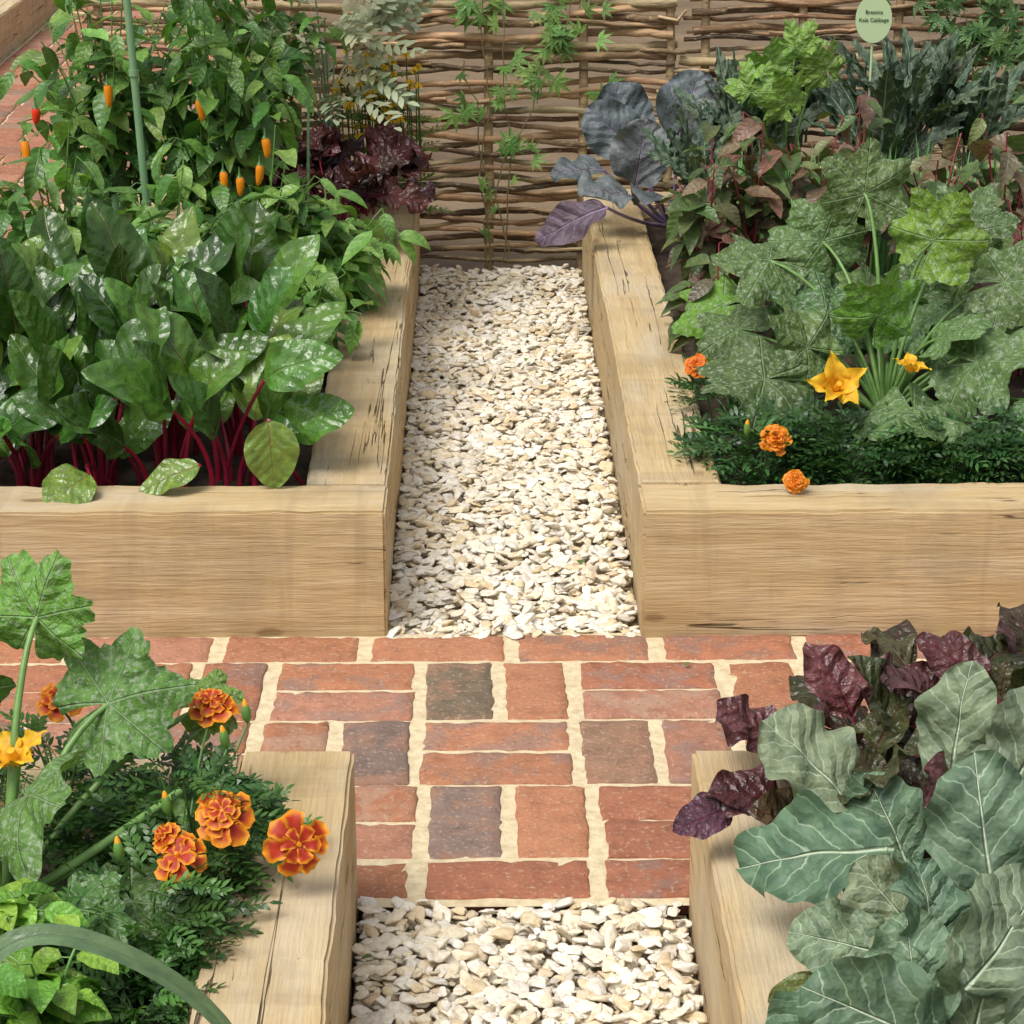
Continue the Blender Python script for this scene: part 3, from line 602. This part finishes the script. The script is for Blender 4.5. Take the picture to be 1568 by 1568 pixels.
# courgette
co_g=[(.080,.175,.06),(.07,.155,.055),(.095,.20,.065)]
ylg=(.15,.34,.045)
m=MB(); rt=(.70,4.30,.175)
CL=[((.66,4.40,.585),(.1,.1,1),(-.1,-.85,.5),.10,0),((.775,4.30,.52),(.5,-.1,.8),(0,-.8,.55),.105,3),((.49,4.42,.455),(-.8,-.2,.1),(-.1,-.65,.8),.105,0),
    ((.665,4.22,.40),(.2,-.2,.8),(0,-.8,.6),.095,3),((.45,4.10,.315),(-.9,-.4,.0),(-.1,-.6,.8),.13,1),((.70,4.0,.285),(.1,-.9,-.15),(0,-.7,.7),.12,0),((.83,4.12,.34),(.7,-.5,.1),(.1,-.65,.75),.125,1),
    ((.91,4.3,.44),(.9,-.2,.2),(0,-.7,.7),.115,0),((.60,4.5,.47),(-.5,.2,.7),(0,-.7,.6),.105,2),((.54,4.22,.34),(-.5,-.2,.3),(0,-.7,.7),.105,2),((.86,4.45,.50),(.4,.2,.7),(0,-.8,.6),.105,0),((.78,4.18,.37),(.3,-.5,.3),(0,-.7,.7),.095,2),((.95,4.0,.30),(.8,-.7,0),(0,-.6,.8),.115,1),((.42,4.55,.33),(-.9,-.1,-.3),(-.2,-.6,.8),.105,3)]
for i in range(20): CL.append(((R_(.42,1.05),R_(4.3,4.75),R_(.26,.40)),(R_(-1,1),R_(-.5,.5),R_(-.3,.6)),(R_(-.4,.4),-.6,.8),R_(.08,.11),int(rng.integers(3))))
for c,d,n,r,cl in CL:
    n=A(*n)+rng.normal(0,.14,3)
    palmate(m,c,d,n,r,jit(ylg if cl==3 else co_g[cl],.2),(.28,.42,.20),root=rt,pr=.0045)
def courg_flower(m,c,n,R,root):
    n=unit(n); c=A(*c); x=unit(np.cross(n,A(.1,.9,.3))); y=np.cross(n,x)
    for i in range(5):
        a=2*PI*i/5+R_(-.2,.2); rad=x*math.cos(a)+y*math.sin(a); el=R_(.6,1.15); d=rad*math.cos(el)+n*math.sin(el)
        leaf(m,c+rad*.006,d,n*math.cos(el)-rad*math.sin(el),R*R_(.8,1.1),R*.34,'lance',R_(.2,1.3),.4,ruf=.35,rf=1.8,nu=8,nv=14,mat=2,colfn=lambda u,v:A(.85,.45,.02)+0*v[...,None]-A(.10,.22,0)*(np.clip(.3-np.abs(u),0,1)*2)[...,None]+A(0,.10,0)*v[...,None])
    tube(m,[c,c+n*R*.4],.006,.005,(.9,.5,.02),2,8); tube(m,bez(root,(A(*root)+c)/2+A(0,-.02,.01),c,7),.005,.007,(.15,.3,.07),1,7)
courg_flower(m,(.565,4.02,.32),(.1,-.7,.6),.065,(.66,4.2,.2)); courg_flower(m,(.70,4.05,.345),(.1,-.2,.9),.036,rt)
m.build('courgette_plant',[M_courg,M_stem,M_petal],rt)
m=MB(); mg=[(.035,.11,.035),(.05,.145,.045),(.03,.095,.03)]
for x,y,n in ((.43,3.97,190),(.58,3.95,200),(.75,3.95,200),(.92,3.95,180),(1.1,3.98,100),(.42,4.3,60)): fern(m,(x,y,.17),.12,.10,n,(.05,.075),6,.0034,.024,mg,Ry=.08)
OR=((.75,.15,.008),(.90,.36,.015))
marigold(m,(.445,3.88,.275),(0,-.7,.6),.028,(.46,3.95,.17),6,*OR,k0=10,ruf=.45,elr=1.1); marigold(m,(.467,3.77,.238),(.1,-.8,.5),.022,(.48,3.9,.2),6,*OR,k0=10,ruf=.45,elr=1.1)
marigold(m,(.345,4.27,.29),(0,-.6,.7),.026,(.38,4.3,.17),5,(.7,.08,.004),(.9,.3,.01),k0=9,elr=1); bud(m,(.395,3.87,.285),(0,-.2,1),(.41,3.95,.17)); 
m.build('marigold_plant',[M_soft,M_stem,M_petal],(.5,3.95,.165))
# plant label
g=G('label_card'); g.put(g.b.inputs['Base Color'],g.mix(g.noise(g.obj(),20,2),(.50,.66,.36),(.56,.70,.42))); g.b.inputs['Roughness'].default_value=.5; M_lab=g.mat
g=G('label_ink'); g.put(g.b.inputs['Base Color'],g.mix(g.noise(g.obj(),20,2),(.02,.07,.03),(.03,.09,.04))); M_ink=g.mat
le=empty('plant_label',(.855,5.60,.17)); m=MB(); k=36; a=np.arange(k)*2*PI/k
rim=np.stack([.042*np.cos(a),0*a,.055*np.sin(a)],-1)+A(0,0,.565)
m.add(np.vstack([rim-A(0,.0015,0),rim+A(0,.0015,0)]),[[i,(i+1)%k,(i+1)%k+k,i+k] for i in range(k)],(.5,.7,.4)); m.add(rim-A(0,.0015,0),[list(range(k))],(.5,.7,.4)); m.add(rim+A(0,.0015,0),[list(range(k))[::-1]],(.5,.7,.4))
tube(m,[(0,.006,-.03),(0,.006,.535)],.003,.003,(.5,.7,.4),0,6)
m.build('card',[M_lab],smooth=False,parent=le)
for j,tx in enumerate(('Brassica','Kale Cabbage')):
    cu=bpy.data.curves.new('lettering','FONT'); cu.body=tx; cu.size=.0125; cu.align_x='CENTER'; cu.extrude=.0003; cu.materials.append(M_ink)
    t=bpy.data.objects.new('lettering',cu); t.parent=le; t.location=(0,-.0025,.577-j*.018); t.rotation_euler=(PI/2,0,0); scene.collection.objects.link(t)
# ------------------------------------------------------------------ climber on fence
def star(m,p,L,cols):
    a=R_(0,6.28); n=unit(A(R_(-.4,.4),-1,R_(.1,.8))); x=unit(np.cross(n,A(0,.2,1))); y=np.cross(n,x); c=jit(cols[rng.integers(len(cols))],.25)
    tube(m,[p+A(0,.02,-.02),p],.0009,.0008,c,1,3)
    for i in range(5):
        b=a+(i-2)*.68; leaf(m,p,x*math.cos(b)+y*math.sin(b),n,L*(1-.1*abs(i-2)),L*.12,'lance',.4,.3,nu=2,nv=4,col=c,vcol=c*1.4)
def climber(pts_list,clusters,step,cols,root):
    m=MB()
    for p in pts_list:
        p=np.array(p,dtype=float); t=np.linspace(0,1,len(p)); tt=np.linspace(0,1,26); q=np.stack([np.interp(tt,t,p[:,i]) for i in range(3)],-1); q+=rng.normal(0,.003,q.shape); q[:,0]+=.006*np.sin(tt*19)
        tube(m,q,.0022,.0013,(.17,.15,.07),1,5)
        for k in range(5,26,step): star(m,q[k]+A(R_(-.02,.02),-.01,0),R_(.025,.04),cols)
    for (x,z,s,n) in clusters:
        for i in range(n): star(m,A(x+rng.normal(0,s),6.215+R_(-.04,.015),z+rng.normal(0,s*.6)),R_(.035,.06),cols)
    m.build('climbing_plant',[M_soft,M_stem],root)
cg=[(.12,.27,.06),(.16,.33,.09),(.09,.22,.05)]
climber([[(-.03,6.2,0),(-.05,6.21,.25),(-.03,6.2,.5),(-.06,6.2,.8),(-.05,6.2,1.1)],[(-.0,6.2,0),(.03,6.2,.3),(.10,6.2,.5),(.17,6.2,.65),(.2,6.2,1)],[(-.05,6.2,0),(-.03,6.2,.15),(-.06,6.21,.4),(-.10,6.2,.55)],[(.02,6.19,0),(-.01,6.19,.2),(.02,6.2,.36),(.0,6.2,.6),(.02,6.2,.95)]],
 [(-.06,.67,.04,11),(.17,.60,.035,14),(.10,.52,.035,9),(-.10,.42,.025,5),(.04,.32,.025,7),(.26,.47,.02,3),(.0,.46,.02,3),(.14,.68,.04,7)],6,cg,(0,6.2,0))
climber([[(1.3,6.2,0),(1.25,6.2,.3),(1.2,6.2,.6),(1.1,6.2,.9)],[(1.32,6.2,0),(1.4,6.2,.4),(1.3,6.2,.7)]],[(1.28,.60,.07,60),(1.2,.72,.09,30),(1.4,.45,.06,20)],3,[(.05,.14,.04),(.07,.18,.05)],(1.3,6.2,0))
# ------------------------------------------------------------------ FRONT LEFT
m=MB(); rt=(-.60,2.45,.17)
for c,d,n,r,cl in (((-.57,2.60,.475),(.3,.0,.9),(-.1,-.8,.5),.08,0),((-.49,2.58,.375),(.75,.0,.25),(0,-.75,.65),.10,1),((-.56,2.42,.335),(.3,-.5,.2),(0,-.7,.7),.095,1),((-.385,2.64,.345),(.9,.1,.25),(0,-.8,.6),.05,0),
   ((-.40,2.52,.245),(.9,-.3,-.2),(.1,-.6,.8),.09,0),((-.44,2.36,.235),(.3,-.7,-.3),(0,-.7,.7),.08,2),((-.68,2.55,.40),(-.3,0,.8),(0,-.7,.6),.1,1),((-.65,2.35,.34),(-.5,-.5,.2),(0,-.7,.7),.1,0),((-.50,2.30,.26),(.2,-.7,-.1),(0,-.7,.7),.08,2)):
    palmate(m,c,d,n,r,jit([(.12,.29,.055),(.095,.23,.06),(.075,.19,.055)][cl],.1),(.34,.48,.26),root=rt,pr=.0055)
tube(m,bez((-.60,2.35,.22),(-.50,2.38,.27),(-.40,2.5,.30),9),.006,.005,(.18,.34,.09),1,8)
courg_flower(m,(-.585,2.50,.34),(-.2,-.4,.9),.045,rt)
m.build('courgette_plant',[M_courg,M_stem,M_petal],rt)
m=MB(); root=(-.40,2.45,.17); mg2=[(.045,.135,.03),(.065,.185,.042),(.038,.115,.03)]
for x,y,H_,R1,n in ((-.39,2.50,.16,.09,210),(-.42,2.34,.11,.08,190),(-.41,2.20,.06,.05,100),(-.46,2.58,.15,.09,100),(-.56,2.62,.15,.09,80)): fern(m,(x,y,.17),H_,R1,n,(.04,.06),7,.0028,.019,mg2)
FR=((.50,.028,.004),(.98,.40,.012))
marigold(m,(-.344,2.43,.305),(.0,-.6,.75),.038,root,4,*FR,edge=.50); marigold(m,(-.388,2.37,.285),(-.2,-.5,.8),.037,root,2,*FR,edge=.52,k0=7); marigold(m,(-.258,2.40,.283),(.3,-.85,.35),.036,root,2,*FR,k0=7,edge=.56)
marigold(m,(-.375,2.63,.352),(0,-.3,.95),.032,root,3,*FR,edge=.52); marigold(m,(-.56,2.66,.345),(0,-.3,.95),.032,(-.5,2.6,.17),3,*FR,edge=.52)
marigold(m,(-.405,2.39,.30),(-.6,-.4,.6),.022,root,3,*FR,edge=.5)
for p in ((-.405,2.43,.305),(-.45,2.36,.285),(-.35,2.55,.33),(-.33,2.6,.34)): bud(m,p,(R_(-.2,.2),0,1),root)
m.build('marigold_plant',[M_soft,M_stem,M_petal],root)
m=MB(); bg_=[(.13,.33,.045),(.18,.40,.06),(.09,.26,.04)]
for x,y,H_ in ((-.50,2.15,.16),(-.54,2.24,.19),(-.45,2.04,.09),(-.53,2.04,.12),(-.58,2.1,.17)): bush(m,(x,y,.165),H_,.06,9,9,(.04,.06),(.017,.024),bg_,(.2,.4,.1),(.14,.3,.07),nu=6,nv=9,droop=.5,wr=.14,tmin=.2)
m.build('basil_plant',[M_soft,M_stem],(-.52,2.12,.165))
m=MB(); lk=(.12,.22,.13)
def unit_rows(a): return a/(np.linalg.norm(a,axis=1)[:,None]+1e-9)
def ribbon(m,pts,w,col):
    pts=np.array(pts,dtype=float); k=30; t=np.linspace(0,1,len(pts)); tt=np.linspace(0,1,k); q=np.stack([np.interp(tt,t,pts[:,i]) for i in range(3)],-1)
    for _ in range(6): q[1:-1]=(q[:-2]+2*q[1:-1]+q[2:])/4
    T=unit_rows(np.gradient(q,axis=0)); S=np.cross(T,A(0,-.6,.8)); S=unit_rows(S); N=np.cross(S,T)
    ww=w*np.minimum(1,.5+tt*3)*(1-tt**5)**.7; P=np.stack([q-S*ww[:,None]+N*ww[:,None]*.35,q-S*ww[:,None]*.5+N*ww[:,None]*.08,q,q+S*ww[:,None]*.5+N*ww[:,None]*.08,q+S*ww[:,None]+N*ww[:,None]*.35],1)
    uv=np.zeros((k,5,3)); uv[...,0]=np.linspace(-.15,.15,5)[None]; uv[...,1]=.3; uv[...,2]=np.linspace(0,.4,k)[:,None]; m.add(P.reshape(-1,3),gridf(4,k-1),col,np.array(col)*1.4,uv.reshape(-1,3))
ribbon(m,[(-.54,1.97,.17),(-.54,1.97,.33),(-.505,1.97,.405),(-.45,1.98,.415),(-.37,1.99,.375),(-.30,2.01,.30),(-.25,2.0,.20)],.011,lk)
ribbon(m,[(-.53,1.97,.17),(-.535,1.97,.26),(-.53,1.96,.36),(-.535,1.97,.43)],.014,lk); ribbon(m,[(-.56,1.95,.17),(-.58,1.95,.3),(-.62,1.9,.36),(-.68,1.85,.3)],.015,lk)
tube(m,[(-.545,1.955,.12),(-.545,1.955,.22)],.014,.013,(.35,.42,.3),1,10)
m.build('leek_plant',[M_soft,M_stem],(-.545,1.955,.165))
# ------------------------------------------------------------------ FRONT RIGHT
bt=[(.055,.048,.03),(.07,.030,.036),(.045,.058,.028),(.08,.036,.045),(.06,.075,.033)]
for x,y,n in ((.44,2.62,14),(.54,2.60,16),(.64,2.62,15),(.38,2.54,8),(.36,2.62,8),(.72,2.5,10)):
    m=MB(); rosette(m,(x,y,.17),n,(.12,.22) if x>.4 else (.06,.14),(.09,.12),(.034,.046),(45,84),'chard',bt,((.22,.03,.06),),(.24,.02,.05),.0028,nu=8,nv=20,ruf=.26,rf=2.0,wr=.08,roll=.8,face=.45)
    if x==.38:
        leaf(m,(.235,2.50,.275),(-.9,-.3,-.15),(0,-.6,.8),.075,.027,'chard',.4,.2,ruf=.2,rf=2,nu=8,nv=14,col=(.09,.045,.08),vcol=(.25,.03,.08)); tube(m,bez((.38,2.5,.18),(.3,2.5,.3),(.235,2.5,.275),8),.003,.002,(.3,.02,.06),1,6)
        leaf(m,(.30,2.18,.24),(-.6,-.3,-.5),(-.2,-.7,.6),.09,.03,'chard',.4,.2,ruf=.2,rf=2,nu=8,nv=14,col=(.12,.17,.06),vcol=(.3,.03,.1)); tube(m,bez((.38,2.4,.18),(.34,2.25,.28),(.30,2.18,.24),8),.003,.002,(.3,.02,.06),1,6)
    m.build('beetroot_plant',[M_dark,M_stem],(x,y,.17))
bc=[(.150,.25,.18),(.125,.215,.16),(.175,.28,.205),(.105,.195,.14)]
def brocc(base,H):
    m=MB(); base=A(*base)
    tube(m,[base,base+A(0,0,.07)],.014,.012,(.22,.33,.2),1,10)
    for c,d,n,L,W in H:
        c=A(*c); dd=unit(d); L*=.92; W*=.9; b=c-dd*L*.5; n=A(*n)+rng.normal(0,.2,3)
        leaf(m,b,d,n,L,W,'brocc',R_(.25,.9),R_(.05,.4),ruf=R_(.24,.36),rf=R_(1.6,2.6),nu=18,nv=32,col=jit(bc[rng.integers(4)],.15),vcol=(.60,.72,.52),wr=.06,side=R_(-.08,.08),ser=.05,sf=5)
        tube(m,bez(base+A(0,0,.05),base+(b-base)*A(.45,.45,.3)+A(0,0.03,.02),b+dd*.01,8),.005,.003,(.30,.42,.28),1,7)
    m.build('broccoli_plant',[M_brass,M_stem],tuple(base))
brocc((.50,2.33,.17),[((.318,2.45,.36),(-.45,.1,.55),(-.1,-.75,.65),.15,.065),((.298,2.28,.335),(-.95,-.1,.05),(-.05,-.75,.65),.19,.065),((.475,2.45,.40),(.0,.1,1),(-.1,-.9,.4),.16,.052),((.464,2.22,.38),(-.2,.0,1),(-.1,-.9,.45),.18,.068),
  ((.56,2.40,.415),(.4,.1,.9),(-.2,-.85,.5),.16,.065),((.57,2.25,.36),(.9,-.2,.2),(0,-.7,.7),.17,.065),((.40,2.40,.31),(-.3,.2,.8),(0,-.8,.5),.13,.05)])
brocc((.46,2.14,.17),[((.335,2.04,.275),(-.7,-.15,.45),(-.1,-.75,.7),.17,.07),((.36,2.16,.335),(-.5,.2,.5),(0,-.8,.6),.12,.05),((.31,2.14,.305),(-.8,0,.3),(-.1,-.75,.6),.12,.045),((.47,2.08,.345),(.6,.2,.6),(0,-.8,.6),.16,.065),
  ((.40,2.12,.35),(.1,.2,.8),(0,-.9,.5),.11,.05),((.27,2.06,.255),(-.6,-.4,-.3),(-.3,-.7,.6),.13,.05),((.42,1.97,.28),(0,-.7,.4),(0,-.7,.7),.17,.07),((.52,2.0,.29),(.8,-.3,.2),(0,-.7,.7),.16,.07),((.45,2.08,.30),(.2,.0,.9),(0,-.9,.4),.15,.065),((.37,2.08,.30),(-.2,.0,.9),(0,-.9,.4),.13,.055)])
print('verts total',sum(len(o.data.vertices) for o in bpy.data.objects if o.type=='MESH'))
